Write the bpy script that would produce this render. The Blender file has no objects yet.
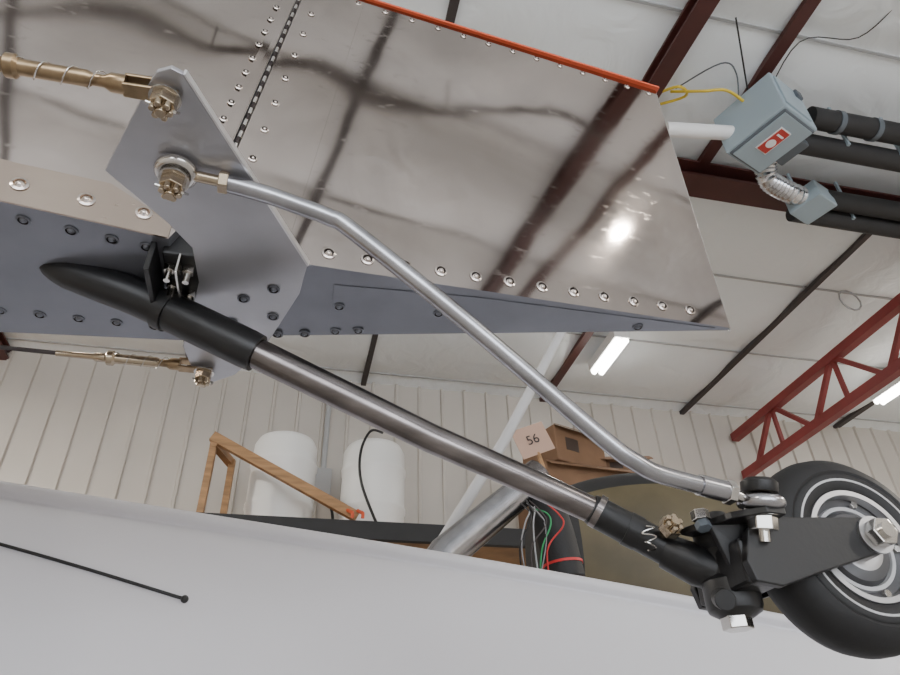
import bpy, math, random
from mathutils import Matrix, Vector
random.seed(4)
V=Vector
ZC=1.0
# ------------------------------------------------------------ helpers
def link(o,parent=None):
    bpy.context.scene.collection.objects.link(o)
    if parent is not None: o.parent=parent
    return o
def empty(name):
    e=bpy.data.objects.new(name,None); e.empty_display_size=.05
    return link(e)
def mk(name,verts,faces,mat,parent=None,smooth=False,bevel=0,mi=None):
    me=bpy.data.meshes.new(name); me.from_pydata([tuple(v) for v in verts],[],faces)
    mats=mat if isinstance(mat,(list,tuple)) else [mat]
    for m in mats: me.materials.append(m)
    if mi:
        for p,i in zip(me.polygons,mi): p.material_index=i
    import bmesh
    bm=bmesh.new(); bm.from_mesh(me); bmesh.ops.recalc_face_normals(bm,faces=bm.faces); bm.to_mesh(me); bm.free()
    if smooth:
        for p in me.polygons: p.use_smooth=True
        try: me.set_sharp_from_angle(angle=math.radians(38))
        except Exception: pass
    o=bpy.data.objects.new(name,me); link(o,parent)
    if bevel:
        b=o.modifiers.new("bevel",'BEVEL'); b.width=bevel; b.segments=2; b.limit_method='ANGLE'
    return o
def frame(d):
    d=d.normalized(); a=V((0,0,1)) if abs(d.z)<.9 else V((1,0,0))
    x=d.cross(a).normalized(); y=d.cross(x).normalized(); return x,y
def smooth_path(pts,n=6):
    P=[V(p) for p in pts]; out=[]
    for i in range(len(P)-1):
        p0=P[max(i-1,0)];p1=P[i];p2=P[i+1];p3=P[min(i+2,len(P)-1)]
        for k in range(n):
            t=k/n
            out.append(.5*((2*p1)+(p2-p0)*t+(2*p0-5*p1+4*p2-p3)*t*t+(3*p1-p0-3*p2+p3)*t**3))
    out.append(P[-1]); return out
def tube_geo(pts,r,seg=20,flat=1.0):
    P=[V(p) for p in pts]; n=len(P)
    R=r if isinstance(r,(list,tuple)) else [r]*n
    vs=[];fs=[]
    x,y=frame(P[1]-P[0])
    for i in range(n):
        d=(P[min(i+1,n-1)]-P[max(i-1,0)]).normalized()
        x=(x-d*x.dot(d)).normalized(); y=d.cross(x)
        for k in range(seg):
            a=2*math.pi*k/seg
            vs.append(P[i]+x*math.cos(a)*R[i]+y*math.sin(a)*R[i]*flat)
    for i in range(n-1):
        for k in range(seg):
            k2=(k+1)%seg
            fs.append((i*seg+k,i*seg+k2,(i+1)*seg+k2,(i+1)*seg+k))
    fs.append(tuple(range(seg))); fs.append(tuple((n-1)*seg+k for k in range(seg)))
    return vs,fs
def tube(name,pts,r,mat,parent=None,seg=20,flat=1.0):
    vs,fs=tube_geo(pts,r,seg,flat); return mk(name,vs,fs,mat,parent,True)
def cyl(name,a,b,r,mat,parent=None,seg=28,bevel=0):
    o=tube(name,[a,b],r,mat,parent,seg)
    if bevel:
        m=o.modifiers.new("bevel",'BEVEL'); m.width=bevel; m.segments=2; m.limit_method='ANGLE'
    return o
def lathe(name,o,axis,prof,mat,parent=None,seg=40,mi=None,caps=True):
    o=V(o); axis=V(axis).normalized(); x,y=frame(axis); vs=[];fs=[];ids=[]
    for r,h in prof:
        for k in range(seg):
            a=2*math.pi*k/seg
            vs.append(o+axis*h+x*math.cos(a)*r+y*math.sin(a)*r)
    for i in range(len(prof)-1):
        for k in range(seg):
            k2=(k+1)%seg
            fs.append((i*seg+k,i*seg+k2,(i+1)*seg+k2,(i+1)*seg+k)); ids.append(mi[i] if mi else 0)
    if caps:
        fs.append(tuple(range(seg)));ids.append(mi[0] if mi else 0)
        fs.append(tuple((len(prof)-1)*seg+k for k in range(seg)));ids.append(mi[-1] if mi else 0)
    return mk(name,vs,fs,mat,parent,True,mi=ids)
def prism(name,poly,vec,mat,parent=None,bevel=0,smooth=False):
    vec=V(vec); n=len(poly); a=[V(p) for p in poly]
    vs=a+[p+vec for p in a]
    fs=[tuple(range(n)),tuple(range(n,2*n))]+[(i,(i+1)%n,n+(i+1)%n,n+i) for i in range(n)]
    return mk(name,vs,fs,mat,parent,smooth,bevel)
def box(name,lo,hi,mat,parent=None,bevel=0):
    x0,y0,z0=lo;x1,y1,z1=hi
    return prism(name,[(x0,y0,z0),(x1,y0,z0),(x1,y1,z0),(x0,y1,z0)],(0,0,z1-z0),mat,parent,bevel)
def bar(name,a,b,w,h,mat,parent=None,up=(0,0,1),bevel=0):
    a=V(a);b=V(b);d=(b-a).normalized(); s=d.cross(V(up)).normalized(); u=s.cross(d)
    return prism(name,[a+s*w/2+u*h/2,a-s*w/2+u*h/2,a-s*w/2-u*h/2,a+s*w/2-u*h/2],b-a,mat,parent,bevel)
def hexnut(name,c,axis,r,h,mat,parent=None,seg=6,castle=False):
    c=V(c);axis=V(axis).normalized()
    vs,fs=tube_geo([c,c+axis*h*(.62 if castle else 1)],r,6)
    if castle:
        x,y=frame(axis)
        for k in range(6):
            a=2*math.pi*k/6+.26
            p=c+axis*h*.55+(x*math.cos(a)+y*math.sin(a))*r*.62
            v2,f2=tube_geo([p,p+axis*h*.45],r*.27,8); n=len(vs); vs+=v2; fs+=[tuple(i+n for i in f) for f in f2]
        v2,f2=tube_geo([c,c+axis*h*1.15],r*.42,14); n=len(vs); vs+=v2; fs+=[tuple(i+n for i in f) for f in f2]
    return mk(name,vs,fs,mat,parent,False,bevel=r*.07)
# ------------------------------------------------------------ materials
def mat(name,col,rough=.5,metal=0,emis=None,es=0,noise=None,bump=None,coat=0):
    """noise=(scale,amount,stretch) colour mottling ; bump=(scale,strength,dist)"""
    m=bpy.data.materials.new(name); m.use_nodes=True; nt=m.node_tree; b=nt.nodes["Principled BSDF"]
    b.inputs["Base Color"].default_value=(*col,1); b.inputs["Roughness"].default_value=rough; b.inputs["Metallic"].default_value=metal
    if coat: b.inputs["Coat Weight"].default_value=coat
    if emis: b.inputs["Emission Color"].default_value=(*emis,1); b.inputs["Emission Strength"].default_value=es
    tc=nt.nodes.new("ShaderNodeTexCoord")
    if noise:
        mp=nt.nodes.new("ShaderNodeMapping"); mp.inputs["Scale"].default_value=noise[2] if len(noise)>2 else (1,1,1)
        nt.links.new(tc.outputs["Object"],mp.inputs[0])
        n=nt.nodes.new("ShaderNodeTexNoise"); n.inputs["Scale"].default_value=noise[0]; n.inputs["Detail"].default_value=5
        nt.links.new(mp.outputs[0],n.inputs["Vector"])
        r=nt.nodes.new("ShaderNodeValToRGB"); k=noise[1]
        r.color_ramp.elements[0].position=.3; r.color_ramp.elements[1].position=.7
        r.color_ramp.elements[0].color=(*[max(0,c*(1-k)) for c in col],1); r.color_ramp.elements[1].color=(*[min(1,c*(1+k)) for c in col],1)
        nt.links.new(n.outputs["Fac"],r.inputs[0]); nt.links.new(r.outputs[0],b.inputs["Base Color"])
    if bump:
        n=nt.nodes.new("ShaderNodeTexNoise"); n.inputs["Scale"].default_value=bump[0]; n.inputs["Detail"].default_value=3
        if len(bump)>3: n.inputs["Distortion"].default_value=bump[3]
        nt.links.new(tc.outputs["Object"],n.inputs["Vector"])
        bp=nt.nodes.new("ShaderNodeBump"); bp.inputs["Strength"].default_value=bump[1]; bp.inputs["Distance"].default_value=bump[2]
        nt.links.new(n.outputs["Fac"],bp.inputs["Height"]); nt.links.new(bp.outputs[0],b.inputs["Normal"])
    return m
def polished(name,col,r0,r1,patch=2.2,dist=.008):
    m=mat(name,col,.1,1.0,bump=(1.9,.3,dist)); nt=m.node_tree; b=nt.nodes["Principled BSDF"]
    tc=nt.nodes.new("ShaderNodeTexCoord"); n=nt.nodes.new("ShaderNodeTexNoise"); n.inputs["Scale"].default_value=patch; n.inputs["Detail"].default_value=6
    n.inputs["Distortion"].default_value=1.2
    nt.links.new(tc.outputs["Object"],n.inputs["Vector"])
    mr=nt.nodes.new("ShaderNodeMapRange"); mr.inputs["From Min"].default_value=.42; mr.inputs["From Max"].default_value=.66
    mr.inputs["To Min"].default_value=r0; mr.inputs["To Max"].default_value=r1
    nt.links.new(n.outputs["Fac"],mr.inputs["Value"])
    # sparse handling scuffs
    mp=nt.nodes.new("ShaderNodeMapping"); mp.inputs["Scale"].default_value=(14,14,30); mp.inputs["Rotation"].default_value=(0,.9,0)
    nt.links.new(tc.outputs["Object"],mp.inputs[0])
    ns=nt.nodes.new("ShaderNodeTexNoise"); ns.inputs["Scale"].default_value=3; ns.inputs["Detail"].default_value=8; nt.links.new(mp.outputs[0],ns.inputs["Vector"])
    m2=nt.nodes.new("ShaderNodeMapRange"); m2.inputs["From Min"].default_value=.60; m2.inputs["From Max"].default_value=.76; m2.inputs["To Max"].default_value=.10
    nt.links.new(ns.outputs["Fac"],m2.inputs["Value"])
    ad=nt.nodes.new("ShaderNodeMath"); ad.operation='ADD'; nt.links.new(mr.outputs[0],ad.inputs[0]); nt.links.new(m2.outputs[0],ad.inputs[1])
    nt.links.new(ad.outputs[0],b.inputs["Roughness"])
    n2=nt.nodes.new("ShaderNodeTexNoise"); n2.inputs["Scale"].default_value=3.1; n2.inputs["Detail"].default_value=9; n2.inputs["Distortion"].default_value=.8
    nt.links.new(tc.outputs["Object"],n2.inputs["Vector"])
    r=nt.nodes.new("ShaderNodeValToRGB"); r.color_ramp.elements[0].position=.36; r.color_ramp.elements[1].position=.66
    r.color_ramp.elements[0].color=(*[c*.8 for c in col],1); r.color_ramp.elements[1].color=(*[min(1,c*1.15) for c in col],1)
    nt.links.new(n2.outputs["Fac"],r.inputs[0]); nt.links.new(r.outputs[0],b.inputs["Base Color"])
    return m
ALU=polished("polished_aluminium",(.45,.392,.357),.035,.085)
ALU_TAN=polished("brown_reflection_aluminium",(.43,.35,.29),.14,.26)  # polished skin; its brownish reflection is put into the base colour
PRIM=mat("etched_grey_aluminium",(.205,.212,.245),.34,.6,noise=(6,.18))
PLATE=mat("grey_plate",(.44,.44,.47),.33,.6,noise=(9,.12))
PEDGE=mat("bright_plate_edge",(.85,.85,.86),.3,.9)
STEEL=mat("bright_steel",(.62,.60,.57),.2,1)
TUBE=mat("satin_aluminium_tube",(.38,.38,.40),.26,1,noise=(25,.15))
ROD=mat("dark_spring_steel",(.20,.18,.175),.22,1,noise=(8,.3,(1,6,6)))
BLK=mat("black_paint",(.008,.008,.009),.42,bump=(120,.15,.002))
RUB=mat("black_rubber",(.018,.018,.019),.65,bump=(160,.3,.002))
BOOT=mat("boot_rubber",(.008,.008,.009),.38,bump=(60,.2,.002))
TREAD=mat("tyre_rubber",(.008,.008,.009),.6,bump=(90,.25,.002))
BRASS=mat("brass",(.30,.22,.135),.3,1,noise=(60,.25))
CAD=mat("cadmium_plating",(.46,.38,.28),.25,1)
RIV=mat("rivet_metal",(.56,.50,.46),.22,1)
RIVD=mat("rivet_dimple",(.05,.04,.04),.35,.8)
RIVB=mat("blue_grey_rivet",(.17,.18,.21),.35,.6)
ORANGE=mat("orange_edge",(.62,.09,.03),.5)
WHITE=mat("white_gelcoat",(.66,.65,.68),.5,noise=(1.2,.04))
WALLM=mat("white_metal_siding",(.56,.525,.475),.45,noise=(1.5,.05))
CEILM=mat("white_vinyl_insulation",(.82,.86,.88),.45,bump=(3.0,.5,.055,.8))
SEAM=mat("seam_strap",(.40,.41,.42),.6)
SEAMD=mat("dark_seam",(.05,.04,.04),.6)
REDB=mat("red_oxide_steel",(.07,.018,.015),.5,noise=(3,.2))
REDT=mat("red_truss_paint",(.24,.035,.033),.5,noise=(3,.15))
CONC=mat("concrete",(.40,.385,.37),.5,noise=(2,.15))
WOOD=mat("pine_wood",(.34,.19,.085),.6,noise=(4,.3,(1,1,8)))
CARD=mat("cardboard",(.22,.125,.07),.8,noise=(5,.1))
TAPE=mat("packing_tape",(.07,.05,.04),.3)
PLAST=mat("white_plastic_drum",(.85,.85,.83),.4)
PLASTB=mat("drum_lid",(.55,.56,.58),.4)
HEAT=mat("heater_grey_enamel",(.33,.41,.46),.4)
HEATD=mat("heater_dark",(.10,.12,.14),.45)
FOIL=mat("flexible_foil_duct",(.65,.66,.68),.25,1)
YEL=mat("yellow_cable",(.75,.55,.05),.5)
REDL=mat("red_label",(.5,.04,.03),.5)
WHT=mat("white_label",(.85,.85,.85),.5)
OLIVE=mat("olive_fabric",(.10,.08,.042),.6,noise=(4,.25))
TAG=mat("tan_card",(.50,.33,.25),.7)
TUBELIT=mat("fluorescent_tube",(1,1,1),.4,emis=(1,.97,.9),es=26)
BAYLIT=mat("high_bay_lens",(1,1,1),.4,emis=(1,.93,.82),es=45)
HUB=mat("hub_aluminium",(.50,.50,.51),.35,1)
WHL=mat("wheel_grey",(.10,.10,.105),.4,.4)
RING=mat("ring_grey",(.50,.50,.51),.45)
WIRE=mat("grey_wire",(.30,.30,.31),.5)
REDW=mat("red_wire",(.6,.03,.03),.5); GRNW=mat("green_wire",(.03,.35,.12),.5)
REFLDARK=mat("added_reflection_dark",(.07,.055,.05),.6)  # dark tone of the tube added for its reflection
# ------------------------------------------------------------ room
X0,X1,Y0,Y1,ZT=-9.0,11.0,-9.0,7.0,5.3
box("floor",(X0,Y0,-.1),(X1,Y1,0),CONC)
def ribbed(name,a,b,z0,z1,out,mat_):
    a=V((*a,0));b=V((*b,0));L=(b-a).length;d=(b-a)/L;o=V((*out,0))
    prof=[];s=0
    while s<L:
        prof+=[(s,0),(min(s+.235,L),0),(min(s+.245,L),.03),(min(s+.27,L),.03)]; s+=.28
    prof.append((L,0))
    vs=[];fs=[]
    for s,h in prof:
        p=a+d*s+o*h; vs+= [(p.x,p.y,z0),(p.x,p.y,z1)]
    n=len(prof)
    for i in range(n-1): fs.append((2*i,2*i+2,2*i+3,2*i+1))
    back=[(a-o*.08),(b-o*.08)]
    k=len(vs); vs+=[(back[0].x,back[0].y,z0),(back[0].x,back[0].y,z1),(back[1].x,back[1].y,z0),(back[1].x,back[1].y,z1)]
    fs+=[(k,k+1,k+3,k+2),(0,1,k+1,k),(2*n-2,k+2,k+3,2*n-1)]
    return mk(name,vs,fs,mat_)
ribbed("wall_back",(X0,Y1),(X1,Y1),0,ZT+.1,(0,-1),WALLM)
ribbed("wall_left",(X0,Y0),(X0,Y1),0,ZT+.1,(1,0),WALLM)
ribbed("wall_right",(X1,Y0),(X1,Y1),0,ZT+.1,(-1,0),WALLM)
wf=empty("wall_front")
box("panel_left",(X0,Y0-.1,0),(-5,Y0,ZT+.1),WALLM,wf)
box("panel_right",(7,Y0-.1,0),(X1,Y0,ZT+.1),WALLM,wf)
box("lintel",(-5,Y0-.1,4.3),(7,Y0,ZT+.1),WALLM,wf)
# ceiling : pillowed insulation between purlins
nx,ny=200,200; vs=[];fs=[]
for j in range(ny+1):
    y=Y0+(Y1-Y0)*j/ny; t=((y-2.0)/1.2)%1.0
    for i in range(nx+1):
        x=X0+(X1-X0)*i/nx
        u=((x-1.05)/.95)%1.0
        vs.append((x,y,ZT-.08*math.sin(math.pi*t)**.6*(.7+.3*math.sin(math.pi*u))))
for j in range(ny):
    for i in range(nx):
        k=j*(nx+1)+i; fs.append((k,k+1,k+nx+2,k+nx+1))
ce=mk("ceiling",vs,fs,CEILM,smooth=True)
sm=empty("ceiling_seam_straps")
y=2.0-1.2*9
while y<Y1:
    if y>Y0: box("purlin_seam",(X0,y-.010,ZT-.03),(X1,y+.010,ZT-.002),SEAM,sm)
    y+=1.2
for x,w,m in ((.66,.03,SEAMD),(2.92,.045,REDB),(4.85,.03,SEAMD),(-1.3,.03,SEAMD),(7.2,.04,SEAMD),(-4,.04,SEAMD)):
    box("roof_strap",(x-w,Y0,ZT-.09),(x+w,Y1,ZT-.045),m,sm)
def ibeam(name,a,b,w,h,m):
    e=empty(name); a=V(a);b=V(b)
    bar("web",a,b,.02,h,m,e); up=V((0,0,h/2))
    bar("flange_top",a+up,b+up,w,.02,m,e); bar("flange_bottom",a-up,b-up,w,.02,m,e)
    return e
ibeam("roof_beam",(X0,3.2,ZT-.16),(X1,3.2,ZT-.16),.22,.16,REDB)
ibeam("roof_beam",(2.88,Y0,ZT-.12),(2.12,3.18,ZT-.12),.13,.1,REDB)
ibeam("roof_beam",(-3.2,Y0,ZT-.12),(-3.2,Y1,ZT-.12),.12,.1,REDB)
# red open web truss
tr=empty("roof_truss")
xt=5.5
bar("top_chord",(xt,-8.9,5.0),(xt,6.95,4.9),.1,.1,REDT,tr); bar("bottom_chord",(xt,-8.9,4.33),(xt,6.95,4.38),.1,.1,REDT,tr)
y=6.7;k=0
while y>-8.5:
    y2=y-.55
    a=(xt,y,4.93 if k%2 else 4.36); b=(xt,y2,4.36 if k%2 else 4.93)
    bar("web",a,b,.05,.05,REDT,tr,up=(1,0,0))
    if k%2: bar("post",(xt,y,4.36),(xt,y,4.96),.04,.04,REDT,tr,up=(1,0,0))
    y=y2;k+=1
# fluorescent fixtures
def fluo(x,y0,y1,z):
    e=empty("fluorescent_light_fixture")
    box("housing",(x-.09,y0,z+.02),(x+.09,y1,z+.14),WHT,e,.008)
    for s in(-.045,.045): cyl("tube",(x+s,y0+.02,z),(x+s,y1-.02,z),.03,TUBELIT,e)
    return e
fluo(3.2,5.3,6.0,5.05); fluo(6.95,4.9,6.0,5.03); fluo(-2.2,0.6,1.8,5.05)
def bay(x,y,z,en=230,s=1.0):
    e=empty("high_bay_lamp")
    lathe("reflector",(x,y,z),(0,0,1),[(.16*s,-.02),(.19*s,0),(.15*s,.1),(.07*s,.17),(.07*s,.24)],HEAT,e)
    lathe("lens",(x,y,z-.02),(0,0,-1),[(.15*s,-.02),(.15*s,.005),(.08*s,.02)],BAYLIT,e)
    l=bpy.data.lights.new("lamp",'AREA'); l.energy=en; l.shape='DISK'; l.size=.22*s; l.color=(1,.94,.85)
    lo=bpy.data.objects.new("lamp",l); link(lo,e); lo.location=(x,y,z-.06)
bay(2.95,-1.8,4.9,12,.5); bay(-4.5,-4.5,4.9); bay(7.5,-4.5,4.9); bay(-5,3.5,4.9,360); bay(8.4,1.5,4.9,340)
# unseen tube added behind the camera to mirror dark streaks in the polished skins
eh=empty("added_reflection_tube")
hp=smooth_path([(-2.2,-2.6,5.04),(-1.3,-2.0,4.96),(-.70,-1.55,4.86),(-.15,-1.50,4.84),(.25,-1.30,4.82),(.7,-1.36,4.80),(1.15,-1.30,4.84),(1.9,-1.1,4.96),(2.4,-1.2,5.02)],8)
hr=[.025+.040*math.exp(-((p.x-.6)/.35)**2)+.03*math.exp(-((p.x+.7)/.3)**2)+(.004 if i%2 else 0) for i,p in enumerate(hp)]
tube("curved_tube",hp,hr,REFLDARK,eh,16)  # invented tube, thickened to reflect as dark blobs
for q in(hp[0],hp[24],hp[48]): tube("hanger_wire",[q,(q.x,q.y,5.15)],.006,SEAMD,eh,8)
# ------------------------------------------------------------ gas radiant heater
ht=empty("radiant_tube_heater")
c=V((2.86,2.40,4.80))
ex=V((.93,.36,0));ey=V((-.36,.93,0))
def hb(name,cx,cy,cz,sx,sy,sz,m,bev=.01):
    p=c+ex*cx+ey*cy+V((0,0,cz))
    q=[p+ex*a*sx/2+ey*b*sy/2-V((0,0,sz/2)) for a,b in((-1,-1),(1,-1),(1,1),(-1,1))]
    return prism(name,q,(0,0,sz),m,ht,bev)
hb("burner_box",0,0,0,.36,.46,.36,HEAT)
hb("access_panel",-.02,-.235,0,.28,.012,.28,HEAT,.003)
hb("burner_base",0,0,-.185,.33,.43,.02,HEATD)
hb("base_panel",0,0,-.197,.30,.40,.01,HEAT,.003)
hb("label",-.02,-.02,-.205,.105,.20,.006,WHT,0)
hb("red_label_face",-.02,-.02,-.209,.09,.185,.004,REDL,0)
lathe("label_oval",c+ex*-.02+ey*.0+V((0,0,-.2105)),(0,0,-1),[(.034,0),(.034,.002)],WHT,ht,24)
hb("label_text",-.02,-.07,-.212,.06,.014,.004,WHT,0)
hb("vent_box",.3,.02,.03,.14,.22,.2,HEATD)
hb("junction",.08,-.24,.10,.07,.04,.07,HEATD)
cyl("radiant_tube",(3.2,2.33,4.88),(9.5,2.3,4.88),.075,RUB,ht)
cyl("radiant_tube",(3.2,2.5,4.82),(9.5,2.5,4.82),.075,RUB,ht)
cyl("radiant_tube",(3.6,2.97,4.86),(9.5,2.97,4.86),.075,RUB,ht)
cyl("radiant_tube",(3.6,3.12,4.82),(9.5,3.12,4.82),.07,RUB,ht)
for x in(3.55,4.0,5.2,6.6): 
    bar("hanger",(x,2.42,4.78),(x,2.42,5.2),.02,.02,HEAT,ht,up=(1,0,0)); bar("hanger",(x+.1,3.05,4.78),(x+.1,3.05,5.2),.02,.02,HEAT,ht,up=(1,0,0))
for x in (3.4,3.7): lathe("tube_clamp",(x,2.33,4.88),(1,0,0),[(.082,0),(.082,.04)],HEATD,ht)
hb("fan_box",.98,.26,.02,.24,.26,.16,HEAT)
dp=smooth_path([(3.18,2.80,4.92),(3.22,2.86,4.84),(3.38,2.92,4.83),(3.62,2.98,4.84)],10)
tube("foil_duct",dp,[.072+(.010 if i%2 else 0) for i in range(len(dp))],FOIL,ht)
tube("supply_pipe",[(2.2,2.55,4.77),(2.72,2.48,4.77)],.05,WHT,ht)
tube("gas_hose",smooth_path([(2.30,2.5,5.15),(2.42,2.35,4.98),(2.56,2.3,4.96),(2.70,2.33,4.92)],6),.010,YEL,ht,8)
tube("gas_hose",smooth_path([(2.2,2.6,5.2),(2.28,2.4,5.06),(2.4,2.5,5.12),(2.2,2.7,5.2)],6),.010,YEL,ht,8)
tube("cord",smooth_path([(2.35,2.5,5.2),(2.5,2.2,5.1),(2.65,2.25,5.1),(2.7,2.4,4.9)],6),.005,HEATD,ht,8)
tube("cord",smooth_path([(2.9,2.4,4.98),(3.0,2.0,5.2),(3.4,1.9,5.23),(3.5,1.6,5.24)],6),.004,BLK,ht,8)
tube("hanging_chain",[(2.80,2.38,4.98),(2.50,1.95,5.24)],.006,BLK,ht,8)
cl=empty("hanging_cable_coil")
tube("coil",[(5.2+.12*math.cos(a/12*2*math.pi),4.3,5.08+.12*math.sin(a/12*2*math.pi)+.004*a/12) for a in range(30)],.008,SEAM,cl,8)
# ------------------------------------------------------------ storage loft and contents
lf=empty("storage_loft")
box("deck",(-4,5.2,2.8),(6,6.95,2.88),WOOD,lf); box("fascia",(-4,5.14,2.74),(6,5.2,2.88),RUB,lf)
for x in(-3.9,-1.2,1.2,3.6,5.8): box("post",(x-.05,5.2,0),(x+.05,5.3,2.8),WOOD,lf)
def drum(x,y,z,hh,lid):
    e=empty("plastic_drum")
    lathe("body",(x,y,z),(0,0,1),[(.26,0),(.285,.03),(.285,.28),(.297,.30),(.297,.33),(.285,.35),(.285,hh-.32),(.297,hh-.3),(.297,hh-.27),(.285,hh-.25),(.28,hh-.1),(.25,hh-.04),(.2,hh-.015),(.19,hh-.03)],PLAST,e)
    for s in(-.1,.1): lathe("bung",(x+s,y,z+hh-.035),(0,0,1),[(.035,0),(.035,.05),(.03,.055)],lid,e)
drum(-.12,5.85,2.883,.99,PLAST)
drum(.68,5.8,2.883,.96,PLASTB)
dc=empty("drum_pump_hose")
tube("curved_tube",smooth_path([(.72,5.55,3.86),(.6,5.46,3.82),(.52,5.44,3.6),(.54,5.42,3.3),(.7,5.4,2.9)],8),.012,BLK,dc,8)
wfm=empty("wooden_frame")
bar("post",(-.69,5.3,2.885),(-.68,5.3,3.57),.09,.05,WOOD,wfm,up=(1,0,0)); bar("brace",(-.70,5.26,3.56),(.5,5.26,2.95),.05,.08,WOOD,wfm)
bar("post_rear",(-.55,5.62,2.885),(-.55,5.62,3.52),.09,.05,WOOD,wfm,up=(1,0,0)); bar("top_rail",(-.68,5.25,3.5),(-.55,5.65,3.5),.06,.06,WOOD,wfm)
for s in(0,.08): tube("orange_strap",smooth_path([(.42+s,5.24,2.995),(.44+s,5.20,2.97),(.45+s,5.12,2.93),(.45+s,5.12,2.89)],5),.014,ORANGE,wfm,8)
def carton(x,y,z,w,d,h,rot,name="cardboard_box"):
    e=empty(name); e.location=(x,y,z); e.rotation_euler=(0,0,rot)
    box("body",(-w/2,-d/2,0),(w/2,d/2,h),CARD,e,.01)
    box("tape",(-w/2-.003,-.035,h*.55),(w/2+.003,.035,h+.003),TAPE,e)
    box("printed_mark",(-w*.3,-d/2-.003,h*.35),(-w*.05,-d/2,h*.7),TAPE,e)
    prism("flap",[(-w/2,-d/2,h),(w/2,-d/2,h),(w/2,-d/2-.10,h-.07),(-w/2,-d/2-.10,h-.07)],(0,0,.008),CARD,e)
carton(2.70,5.75,2.885,1.1,.7,.72,.1); carton(2.5,5.65,3.61,.62,.5,.36,.35); carton(3.12,5.75,3.61,.5,.45,.18,-.2)
# wall electrics
el=empty("wall_conduit_box")
box("box",(.18,6.82,3.75),(.36,6.97,4.05),SEAM,el,.01); tube("conduit",[(.27,6.9,4.05),(.27,6.9,5.2)],.03,SEAM,el)
tube("cable",smooth_path([(.3,6.85,3.8),(.4,6.8,3.5),(.38,6.85,3.0),(.4,6.85,2.9)],6),.015,BLK,el,8)
# ------------------------------------------------------------ white fuselage shell
hull=empty("white_fuselage_shell")
half=[(.036,-.014),(.032,-.003),(.022,.004),(.010,.004),(.001,-.002),(-.003,-.011),(0,-.020),(.010,-.027),(.012,-.032),(-.002,-.040),(-.022,-.075),(-.055,-.16),(-.095,-.30),(-.125,-.48),(-.13,-.66),(-.10,-.84),(-.02,-1.0),(.14,-1.12),(.40,-1.17)]
prof=half+[(.8-a,b) for a,b in half[-2::-1]]
def zt(x): return 1.525-.112*x-.012*x*x*(1 if x>0 else -.6)
def ylip(x): return 1.50+.012*x*x
N=60;vs=[];fs=[]
for i in range(N+1):
    x=-2.6+5.8*i/N; s=(zt(x)-.3)/1.2
    for a,b in prof:
        b2=b if b>-.045 else -.040+(b+.040)*s
        vs.append((x,ylip(x)+a,zt(x)+b2))
n=len(prof)
for i in range(N):
    for k in range(n-1): fs.append((i*n+k,i*n+k+1,(i+1)*n+k+1,(i+1)*n+k))
sh=mk("shell",vs,fs,WHITE,hull)
for p in sh.data.polygons:p.use_smooth=True
so=sh.modifiers.new("thick",'SOLIDIFY'); so.thickness=.004; so.offset=-1
for x in(-1.9,2.3):
    zb_=zt(x)-.040-1.13*(zt(x)-.3)/1.2; yc=ylip(x)+.4
    box("cradle_pad",(x-.06,yc-.3,zb_-.05),(x+.06,yc+.3,zb_+.01),WOOD,hull); box("cradle_leg",(x-.05,yc-.25,0),(x+.05,yc-.17,zb_-.04),WOOD,hull); box("cradle_leg",(x-.05,yc+.17,0),(x+.05,yc+.25,zb_-.04),WOOD,hull)
def ysurf(x,z):
    s=(zt(x)-.3)/1.2
    P=[(a,(b if b>-.045 else -.040+(b+.040)*s)+zt(x)) for a,b in half[5:]]
    for (a0,z0),(a1,z1) in zip(P,P[1:]):
        if z0>=z>=z1: return ylip(x)+a0+(a1-a0)*(z0-z)/(z0-z1)
    return ylip(x)-.1
cp=[]
for k in range(15):
    t=k/14; x=-1.05+(-.185+1.05)*t; z=1.56+(1.352-1.56)*t+.012*math.sin(t*math.pi)
    cp.append((x,ysurf(x,z)-.004,z))
tube("black_cord",cp,.0032,BLK,hull,10); 
import bmesh
bm=bmesh.new(); bmesh.ops.create_uvsphere(bm,u_segments=16,v_segments=10,radius=.0075); me=bpy.data.meshes.new("cord_ball_end"); bm.to_mesh(me); bm.free(); me.materials.append(BLK)
bo=bpy.data.objects.new("cord_ball_end",me); link(bo,hull); bo.location=cp[-1]
# ------------------------------------------------------------ strut, cable bundle, cowling behind hull lip
ls=empty("landing_gear_strut")
tube("leg",[(.30,1.93,1.40),(.46,2.0,1.64),(.77,2.0,1.90)],[.055,.055,.05],TUBE,ls,28)
tube("collar",[(.72,2.0,1.865),(.79,2.0,1.92)],.056,ROD,ls)
tube("white_brace",[(.42,2.3,1.62),(.60,2.3,1.91),(.78,2.3,2.195),(1.08,2.3,2.74),(1.35,2.3,3.2)],.021,RING,ls,16)
tube("rubber_boot",[(.84,2.0,1.58),(.82,2.0,1.72),(.79,2.0,1.88)],[.060,.062,.055],RUB,ls,24)
lathe("red_band",(.835,2.0,1.62),(-.1,0,1),[(.063,0),(.063,.008)],REDW,ls)
wb=empty("wire_bundle")
for k in range(8):
    r=random.random; m=[WIRE,SEAMD,SEAM,REDW,WIRE,BLK,GRNW,BLK][k]
    x=.68+.10*r(); 
    tube("wire",smooth_path([(x,1.93,1.77+.03*r()),(x-.03+.06*r(),1.88,1.74),(x-.04+.08*r(),1.87,1.70),(x-.04+.08*r(),1.9,1.63),(x,1.95,1.5)],6),.0024,m,wb,8)
cw=empty("olive_engine_cowling")
vs=[];fs=[];ids=[];NS=28;NR=28
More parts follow.
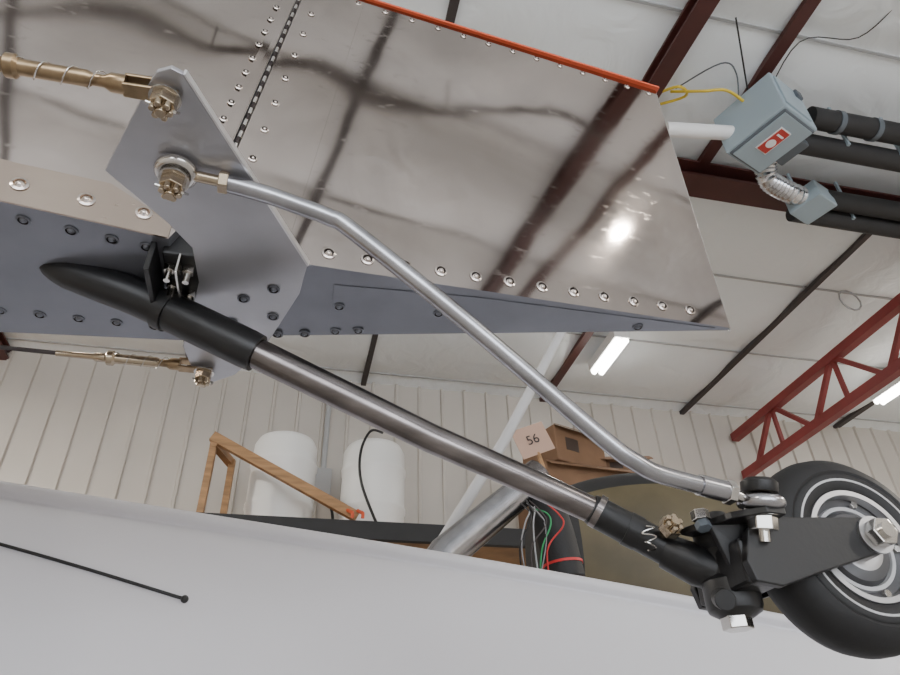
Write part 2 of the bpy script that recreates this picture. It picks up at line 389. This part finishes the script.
for i in range(NS+1):
    t=i/NS; x=1.12+1.5*t; s=max(.05,math.sin(math.pi*min(1,(t*.9+.06)))**.42)
    zc=1.96-.14*t; 
    for k in range(NR):
        a=2*math.pi*k/NR; cx,sx=math.cos(a),math.sin(a)
        vs.append((x,2.95+.38*s*abs(cx)**.8*(1 if cx>0 else -1),zc+.46*s*abs(sx)**.8*(1 if sx>0 else -1)))
for i in range(NS):
    for k in range(NR):
        fs.append((i*NR+k,i*NR+(k+1)%NR,(i+1)*NR+(k+1)%NR,(i+1)*NR+k)); ids.append(1 if (4<=k<=10 or i<2) else 0)
fs+= [tuple(range(NR)),tuple(NS*NR+k for k in range(NR))]; ids+=[1,0]
mk("body",vs,fs,[OLIVE,RUB],cw,True,mi=ids)
for x in(1.4,2.4):
    for y in(2.75,3.15): box("leg",(x-.03,y-.03,0),(x+.03,y+.03,1.6),WOOD,cw)
tg=empty("number_tag")
tc_=V((1.15,2.95,2.545)); tx=V((.90,-.12,.35)).normalized(); ty=V((.28,0,-.9)).normalized(); ty=(ty-tx*ty.dot(tx)).normalized(); tn=tx.cross(ty)
prism("card",[tc_-tx*.09-ty*.08,tc_+tx*.09-ty*.08,tc_+tx*.09+ty*.08,tc_-tx*.09+ty*.08],tn*.003,TAG,tg)
cu=bpy.data.curves.new("digits",'FONT'); cu.body="56"; cu.size=.07; cu.align_x='CENTER'; cu.align_y='CENTER'; cu.materials.append(BLK)
to=bpy.data.objects.new("digits",cu); link(to,tg)
zn=tx.cross(-ty); M=Matrix((tx,-ty,zn)).transposed().to_4x4(); M.translation=tc_+zn*(.005 if zn.y<0 else -.005); to.matrix_world=M
tube("tag_stick",[tc_+ty*.07+V((0,.01,0)),(1.22,2.95,2.27)],.012,WOOD,tg,8)
# ------------------------------------------------------------ AIRPLANE TAIL
H=1.527
tail=empty("airplane_tail")
def ys(x): return .611+.1077*(x+.138)
def hx(z): return -.138+.117*(z-H)     # hinge line x at height z
ZTOP=2.14
def zb(x): return H+.042*(x+.138)/.731
# rudder
NX,NZ=24,12; vs=[];fs=[];ids=[]
def rp(u,v,side):
    xb=-.138+.731*u; z0=zb(xb); z=z0+(ZTOP-z0)*v; xl=hx(z); xr=.593+.007*v; x=xl+(xr-xl)*u
    yc=.693; yn=ys(x); 
    return V((x,yn if side==0 else 2*yc-yn+.012*(1-u),z))
for side in(0,1):
    for j in range(NZ+1):
        for i in range(NX+1): vs.append(rp(i/NX,j/NZ,side))
S=(NX+1)*(NZ+1)
for side in(0,1):
    for j in range(NZ):
        for i in range(NX):
            k=side*S+j*(NX+1)+i; fs.append((k,k+1,k+NX+2,k+NX+1)); ids.append(0)
for i in range(NX):
    fs.append((i,i+1,S+i+1,S+i)); ids.append(1)
    k=NZ*(NX+1)+i; fs.append((k,k+1,S+k+1,S+k)); ids.append(1)
for j in range(NZ):
    for c0 in(0,NX):
        k=j*(NX+1)+c0; fs.append((k,k+NX+1,S+k+NX+1,S+k)); ids.append(1)
mk("rudder",vs,fs,[ALU,PRIM],tail,mi=ids)
prism("rudder_top_trim",[(hx(ZTOP),ys(hx(ZTOP))-.004,ZTOP),(.606,.684,ZTOP),(.606,.70,ZTOP),(hx(ZTOP),.78,ZTOP)],(0,0,.005),ORANGE,tail)
tube("trailing_edge",[(.595,.6935,1.567),(.602,.6935,2.14)],.0016,STEEL,tail,10)
prism("rib_flange",[(.02,ys(.02)+.03,zb(.02)-.0012),(.20,ys(.2)+.014,zb(.2)-.0012),(.57,.692,zb(.57)-.0012),(.20,.715,zb(.2)-.0012),(.02,.75,zb(.02)-.0012)],(0,0,.001),PRIM,tail)
# fuselage + fin
def fy(x): return .604+.155*(x+.15)
def fyf(x): return .800-.10*(x+.15)
vs=[];fs=[];ids=[]
xs=[0,.1,.25,.45,.7,1.0,1.3]
zsl=[H,1.6,1.75,1.9,2.05,2.2,2.4]
for side in(0,1):
    for z in zsl:
        for d in xs:
            x=hx(z)-.007-d-(.02 if z==H else .02*max(0,(1.6-z)/.073)); vs.append((x,(fy(x) if side==0 else fyf(x)),z))
nx_=len(xs);nz_=len(zsl);S=nx_*nz_
for side in(0,1):
    for j in range(nz_-1):
        for i in range(nx_-1):
            k=side*S+j*nx_+i; fs.append((k,k+1,k+nx_+1,k+nx_)); ids.append(0)
for i in range(nx_-1):
    for r_,m in((0,1),(nz_-1,0)):
        k=r_*nx_+i; fs.append((k,k+1,S+k+1,S+k)); ids.append(m)
for j in range(nz_-1):
    for c0 in(0,nx_-1):
        k=j*nx_+c0; fs.append((k,k+nx_,S+k+nx_,S+k)); ids.append(1)
mk("fuselage_and_fin",vs,fs,[ALU,PRIM],tail,mi=ids)
def sp(x,z,off=0): return V((x,fy(x)-off,z))
prism("lower_skin_strip",[sp(-.165,H-.001,.0025),sp(-.165,1.548,.0025),sp(-.235,1.585,.0025),sp(-.33,1.582,.0025),sp(-1.3,1.62,.0025),sp(-1.3,H-.001,.0025)],(0,.0024,0),ALU_TAN,tail)
# piano hinge
z=H+.03;k=0
while z<2.14:
    cyl("hinge_knuckle",(hx(z)-.003,ys(hx(z))-.003,z),(hx(z+.012)-.003,ys(hx(z))-.003,z+.012),.0028,(STEEL if k%2 else RIVD),tail,10); z+=.0125;k+=1
prism("hinge_leaf",[(hx(1.56)-.025,fy(hx(1.56)-.025)-.0016,1.56),(hx(1.56)-.008,fy(hx(1.56)-.008)-.0016,1.56),(hx(2.14)-.008,fy(-.07)-.0016,2.14),(hx(2.14)-.025,fy(-.09)-.0016,2.14)],(0,.0012,0),ALU,tail)
prism("rudder_spar_strip",[(hx(1.56)+.045,ys(hx(1.56)+.045)-.0014,1.56),(hx(1.56)+.095,ys(hx(1.56)+.095)-.0014,1.56),(hx(2.12)+.095,ys(hx(2.12)+.095)-.0014,2.12),(hx(2.12)+.045,ys(hx(2.12)+.045)-.0014,2.12)],(0,.0012,0),ALU,tail)
def rivets(name,items,m1,m2,R=.0085):
    vs=[];fs=[];ids=[]
    for p,nrm in items:
        p=V(p);nrm=V(nrm).normalized();x,y=frame(nrm);seg=16
        pr=[(R,0),(R*1.0,.0012),(R*.72,.0020),(R*.66,.0006),(R*.5,.0010),(R*.32,.0030),(R*.05,.0036)]
        n0=len(vs)
        for r,h in pr:
            for k in range(seg):
                a=2*math.pi*k/seg; vs.append(p+nrm*h+x*math.cos(a)*r+y*math.sin(a)*r)
        for i in range(len(pr)-1):
            for k in range(seg):
                fs.append((n0+i*seg+k,n0+i*seg+(k+1)%seg,n0+(i+1)*seg+(k+1)%seg,n0+(i+1)*seg+k)); ids.append(1 if i in(2,3) else 0)
    return mk(name,vs,fs,[m1,m2],tail,True,mi=ids)
nr=(.107,-.994,0)
it=[]
for k in range(13):
    x=-.038+.0473*k
    it.append(((x,ys(x),zb(x)+.022),nr))
rivets("rudder_lower_rivets",it,RIV,RIVD)
it=[]
for k in range(14):
    x=-.03+.047*k; it.append(((x,ys(x),ZTOP-.018),nr))
for k in range(9):
    z=1.63+.06*k; x=hx(z)+.022; it.append(((x,ys(x),z),nr))
rivets("rudder_edge_rivets",it,RIV,RIVD,.0056)
it=[]
for k in range(16):
    z=1.60+.036*k; x=hx(z)-.028; it.append(((x,fy(x)-.001,z),(.15,-1,0)))
rivets("fin_rivets",it,RIV,RIVD,.0054)
rivets("strip_rivets",[((x,fy(x)-.0026,1.553),(.15,-1,0)) for x in(-.195,-.252,-.315,-.38,-.45)],RIV,ALU_TAN,.009)
it=[]
for x in(-.19,-.225,-.265,-.31,-.36): it.append(((x,fy(x)+.022,H),(0,0,-1)))
for x in(-.20,-.245,-.29,-.335,-.38): it.append(((x,.775,H),(0,0,-1)))
for x,y in((-.085,.68),(-.05,.665),(-.095,.73),(-.05,.72),(-.075,.765),(-.045,.77),(-.01,.765),(.03,.755),(.06,.75),(.03,.70),(.16,.70),(.45,.70)): it.append(((x,y,zb(x)-.0015 if y!=0 else H),(0,0,-1)))
rivets("underside_rivets",it,RIVB,RIVD,.0075)
box("hinge_fitting",(-.172,.615,H-.010),(-.132,.70,H+.02),BLK,tail,.003)
for x,y in((-.164,.635),(-.144,.635),(-.164,.665),(-.146,.68)):
    cyl("stud",(x,y,H-.010),(x,y,H-.033),.0035,STEEL,tail,12); hexnut("stud_nut",(x,y,H-.010),(0,0,-1),.0065,.010,STEEL,tail)
box("black_bracket",(-.184,.61,H-.040),(-.178,.69,H+.001),BLK,tail,.001)
box("bracket_plate",(-.1535,.615,H-.035),(-.151,.66,H-.008),STEEL,tail,.0005)
# control horn plate
hz=H-.006
horn=[(-.156,.392),(-.150,.382),(-.138,.376),(-.129,.380),(-.0135,.606),(-.020,.66),(-.062,.79),(-.10,.86),(-.13,.885),(-.155,.87),(-.165,.80),(-.135,.66),(-.138,.60),(-.160,.565),(-.211,.503)]
prism("rudder_horn_plate",[(x,y,hz-.005) for x,y in horn],(0,0,.005),PLATE,tail,.0008)
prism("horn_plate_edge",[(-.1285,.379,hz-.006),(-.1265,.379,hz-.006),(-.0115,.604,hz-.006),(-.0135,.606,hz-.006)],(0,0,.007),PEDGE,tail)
rivets("horn_rivets",[((x,y,hz-.0055),(0,0,-1)) for x,y in((-.085,.68),(-.05,.655),(-.10,.73),(-.05,.71),(-.08,.775),(-.115,.80))],RIVB,RIVD,.0075)
st=empty("padded_tail_stand")
box("pad",(-1.28,.44,1.44),(-1.08,.93,1.527),RUB,st,.02); 
for x in(-1.26,-1.14):
    for y in(.46,.87): box("leg",(x,y,0),(x+.05,y+.05,1.45),WOOD,st)
box("cross_rail",(-1.26,.46,.4),(-1.09,.92,.46),WOOD,st)
# ------------------------------------------------------------ bolts, turnbuckles
def turnbuckle(bx,by,bz,bm_):
    e=empty("cable_turnbuckle")
    for s in(-1,1):
        prism("fork_tine",[(bx+.011,by-.008,bz+s*.0062-.0018),(bx+.011,by+.008,bz+s*.0062-.0018),(bx-.035,by+.007,bz+s*.0062-.0018),(bx-.035,by-.007,bz+s*.0062-.0018)],(0,0,.0036),BRASS,e,.0012)
    tube("fork_shank",[(bx-.033,by,bz),(bx-.045,by,bz),(bx-.05,by,bz),(bx-.085,by,bz)],[.0085,.0085,.0055,.005],BRASS,e,16)
    tube("barrel",[(bx-.06,by,bz),(bx-.064,by,bz),(bx-.10,by,bz),(bx-.116,by,bz),(bx-.119,by,bz),(bx-.126,by,bz),(bx-.129,by,bz),(bx-.142,by,bz),(bx-.144,by,bz),(bx-.19,by,bz)],[.0055,.0072,.007,.007,.0102,.0102,.0065,.006,.0045,.004],bm_,e,18)
    tube("cable",[(bx-.17,by,bz),(-1.02,by,bz+.01)],.003,SEAMD,e,10)
    tube("safety_wire",[(bx-.045-.08*t/40,by+.0082*math.cos(t*.6),bz+.0082*math.sin(t*.6)) for t in range(41)],.0006,STEEL,e,6)
    cyl("clevis_bolt",(bx,by,bz+.018),(bx,by,bz-.03),.0045,CAD,e,16)
    cyl("bolt_head",(bx,by,bz+.008),(bx,by,bz+.014),.009,CAD,e,6)
    lathe("washer",(bx,by,bz-.008),(0,0,-1),[(.0135,0),(.0135,.002)],STEEL,e)
    hexnut("castle_nut",(bx,by,bz-.010),(0,0,-1),.0115,.018,CAD,e,castle=True)
    tube("cotter_pin",smooth_path([(bx-.013,by-.004,bz-.022),(bx,by,bz-.022),(bx+.013,by+.003,bz-.022),(bx+.012,by-.004,bz-.03)],5),.0014,STEEL,e,8)
    return e
turnbuckle(-.144,.402,hz-.0025,BRASS)
turnbuckle(-.140,.850,hz-.0025,CAD)
# ------------------------------------------------------------ steering pushrod
pr=empty("steering_pushrod")
ez=1.507
def ring(name,c,axis,R,r,m,par):
    c=V(c);x,y=frame(V(axis)); pts=[c+x*math.cos(a*math.pi/14)*R+y*math.sin(a*math.pi/14)*R for a in range(29)]
    return tube(name,pts,r,m,par,12)
ex0=V((-.142,.483,ez))
ring("rod_end_eye",ex0,(0,0,1),.0145,.006,STEEL,pr)
lathe("rod_end_ball",ex0,(0,0,1),[(.006,-.009),(.0095,-.006),(.0115,0),(.0095,.006),(.006,.009)],STEEL,pr)
cyl("rod_end_bolt",(ex0.x,ex0.y,ez+.03),(ex0.x,ex0.y,ez-.034),.0045,CAD,pr,16)
lathe("washer",(ex0.x,ex0.y,ez-.010),(0,0,-1),[(.0145,0),(.0145,.002)],STEEL,pr)
hexnut("castle_nut",(ex0.x,ex0.y,ez-.012),(0,0,-1),.012,.018,CAD,pr,castle=True)
tube("cotter_pin",smooth_path([(ex0.x-.014,ex0.y-.004,ez-.024),ex0+V((0,0,-.024)),(ex0.x+.014,ex0.y+.003,ez-.024),(ex0.x+.012,ex0.y-.006,ez-.032)],5),.0014,STEEL,pr,8)
tube("threaded_shank",[ex0+V((.015,.001,0)),(-.095,.486,1.5055)],.0055,CAD,pr,14)
hexnut("jam_nut",(-.103,.486,1.506),(1,.03,-.02),.0115,.009,CAD,pr)
path=smooth_path([(-.097,.4865,1.5055),(-.06,.490,1.502),(-.022,.495,1.496),(.005,.498,1.490),(.030,.501,1.478),(.150,.520,1.393),(.279,.540,1.293),(.315,.546,1.271),(.345,.552,1.262),(.412,.560,1.254)],6)
tube("rod",path,.0088,TUBE,pr,24)
d=(V((.412,.560,1.254))-V((.345,.552,1.262))).normalized()
a0=V((.385,.557,1.2572))
tube("swaged_end",[a0,a0+d*.03],.0105,TUBE,pr,20)
hexnut("jam_nut_aft",a0+d*.030,d,.0125,.009,STEEL,pr)
be=V((.456,.566,1.2465))
tube("threaded_shank_aft",[a0+d*.035,be-d*.018],.0055,STEEL,pr,14)
ax=V((.05,-.25,1)).normalized()
ring("ball_joint_eye",be,ax,.016,.0075,TUBE,pr)
lathe("ball_joint",be,ax,[(.007,-.013),(.012,-.008),(.0145,0),(.012,.008),(.007,.013)],CAD,pr)
lathe("joint_cap",be+ax*.010,ax,[(.017,0),(.018,.003),(.018,.010),(.013,.014)],BLK,pr)
lathe("joint_washer",be-ax*.010,-ax,[(.017,0),(.017,.003)],STEEL,pr)
hexnut("joint_nut",be-ax*.013,-ax,.0145,.014,STEEL,pr)
cyl("joint_bolt",be+ax*.016,be-ax*.038,.006,STEEL,pr,14)
# ------------------------------------------------------------ TAILWHEEL
tw=empty("tailwheel_assembly")
rod=[(-.10,.69,1.462),(-.068,.69,1.449),(.143,.686,1.352),(.25,.683,1.308),(.347,.68,1.266)]
tube("spring_rod",rod,[.0185,.0182,.0168,.0155,.0148],ROD,tw,32)
bp_=smooth_path([(-.315,.682,1.5325),(-.27,.684,1.523),(-.225,.686,1.512),(-.178,.69,1.497),(-.12,.69,1.472),(-.060,.69,1.4455)],4)
tube("rubber_boot",bp_,[.003,.010,.015,.0185,.0195,.0205,.0212,.0218,.022,.0222,.0222,.0225,.0228,.023,.0232,.0234,.0235,.0235,.0235,.0235,.0225],BOOT,tw,28)
tube("boot_clamp",[(-.176,.69,1.4965),(-.164,.69,1.491)],.0252,BLK,tw,28)
tube("socket_sleeve",[(.325,.680,1.276),(.333,.680,1.272),(.405,.668,1.228),(.42,.664,1.216)],[.0165,.0180,.0180,.0175],BLK,tw,28)
tube("sleeve_ring",[(.330,.68,1.275),(.336,.679,1.271)],.0192,ROD,tw,28)
tube("sleeve_clamp",[(.362,.675,1.254),(.374,.673,1.247)],.0190,BLK,tw,28)
hexnut("socket_bolt_nut",(.394,.645,1.243),(.1,-.9,.2),.0125,.016,CAD,tw,castle=True)
cyl("socket_bolt",(.394,.700,1.236),(.394,.640,1.243),.005,CAD,tw,14)
sw=[V((.374+.007*math.sin(k*1.3),.650+.003*math.cos(k*1.7),1.249-.0022*k)) for k in range(14)]
tube("safety_wire",smooth_path(sw,4),.0009,STEEL,tw,6)
# pivot housing
lathe("pivot_housing",(.448,.640,1.165),(.04,0,1),[(.016,-.012),(.026,-.006),(.028,.0),(.028,.022),(.022,.028),(.022,.055),(.027,.06),(.027,.082),(.018,.088),(.012,.096)],BLK,tw)
tube("pivot_neck",[(.40,.668,1.228),(.425,.655,1.21),(.445,.645,1.20)],[.019,.022,.022],BLK,tw,24)
hexnut("pivot_bottom_nut",(.446,.640,1.156),(0,0,-1),.0155,.014,STEEL,tw)
cyl("lock_bolt",(.425,.625,1.168),(.412,.60,1.160),.010,BLK,tw,18,.001)
prism("steering_arm",[(.405,.64,1.236),(.425,.575,1.232),(.448,.550,1.230),(.470,.552,1.230),(.475,.60,1.232),(.47,.66,1.236)],(0,0,.007),BLK,tw,.001)
prism("arm_gusset",[(.415,.60,1.236),(.465,.585,1.236),(.47,.60,1.185),(.44,.61,1.175)],(.002,.008,0),BLK,tw,.001)
hexnut("arm_bolt_head",(.407,.60,1.238),(0,0,1),.0095,.010,STEEL,tw)
hexnut("arm_bolt_nut",(.407,.60,1.236),(0,-.3,-1),.008,.008,HEATD,tw)
# wheel
wc=V((.592,.630,1.221)); A=V((0,-1,0))
lathe("tyre",wc,A,[(.058,-.030),(.075,-.034),(.092,-.031),(.101,-.021),(.1045,-.010),(.105,0),(.1045,.010),(.101,.021),(.092,.031),(.083,.0345),(.080,.0330),(.078,.0345),(.070,.0345),(.062,.032),(.058,.028),(.058,-.030)],TREAD,tw,72,caps=False)
lathe("wheel_disc",wc,A,[(.059,-.028),(.059,.0300),(.0565,.0305),(.055,.022),(.046,.017),(.040,.017),(.036,.024),(.026,.027),(.020,.027)],[WHL,HUB],tw,64,mi=[0,0,1,0,0,0,0,1,1])
lathe("rim_ring",wc,A,[(.0735,.0342),(.073,.0350),(.071,.0350),(.0705,.0342)],RING,tw,64,caps=False)
lathe("rim_ring_inner",wc,A,[(.0605,.0310),(.060,.0325),(.0545,.0325),(.053,.0235)],HUB,tw,64,caps=False)
lathe("hub_ring",wc,A,[(.046,.017),(.045,.0215),(.041,.0215),(.040,.017)],RING,tw,64,caps=False)
for k in range(5):
    a=k*2*math.pi/5; hexnut("wheel_bolt",wc+V((math.cos(a)*.050,-.019,math.sin(a)*.050)),A,.0042,.005,STEEL,tw)
def arm(y,th):
    pts=[(.430,1.192),(.435,1.172),(.462,1.168),(.50,1.180),(.580,1.203),(.594,1.206),(.604,1.217),(.602,1.232),(.592,1.240),(.576,1.242),(.50,1.238),(.462,1.238),(.44,1.222)]
    return prism("fork_arm",[(x,y,z) for x,z in pts],(0,th,0),BLK,tw,.0015)
arm(.576,.010); arm(.676,.010)
prism("fork_crown",[(.432,.585,1.172),(.476,.585,1.174),(.476,.677,1.174),(.432,.677,1.172)],(0,0,.045),BLK,tw,.004)
cyl("axle",(.588,.692,1.223),(.588,.556,1.223),.008,STEEL,tw,20)
lathe("axle_washer",(.588,.576,1.223),A,[(.0195,0),(.0195,.003)],HUB,tw)
hexnut("axle_nut",(.588,.573,1.223),A,.0150,.013,STEEL,tw)
cyl("hub_spacer",(.590,.604,1.223),(.590,.585,1.223),.018,HUB,tw,24)
# ------------------------------------------------------------ world + light
w=bpy.data.worlds.new("sky"); bpy.context.scene.world=w; w.use_nodes=True
w.node_tree.nodes["Background"].inputs[0].default_value=(.90,.94,1,1); w.node_tree.nodes["Background"].inputs[1].default_value=5.6
# ------------------------------------------------------------ camera
cam=bpy.data.objects.new("camera",bpy.data.cameras.new("camera")); link(cam)
cam.location=(0,0,ZC); cam.rotation_euler=tuple(math.radians(a) for a in(125.016,1.638,-12.853))
cam.data.lens=27.2; cam.data.sensor_width=36; cam.data.clip_start=.02
bpy.context.scene.camera=cam
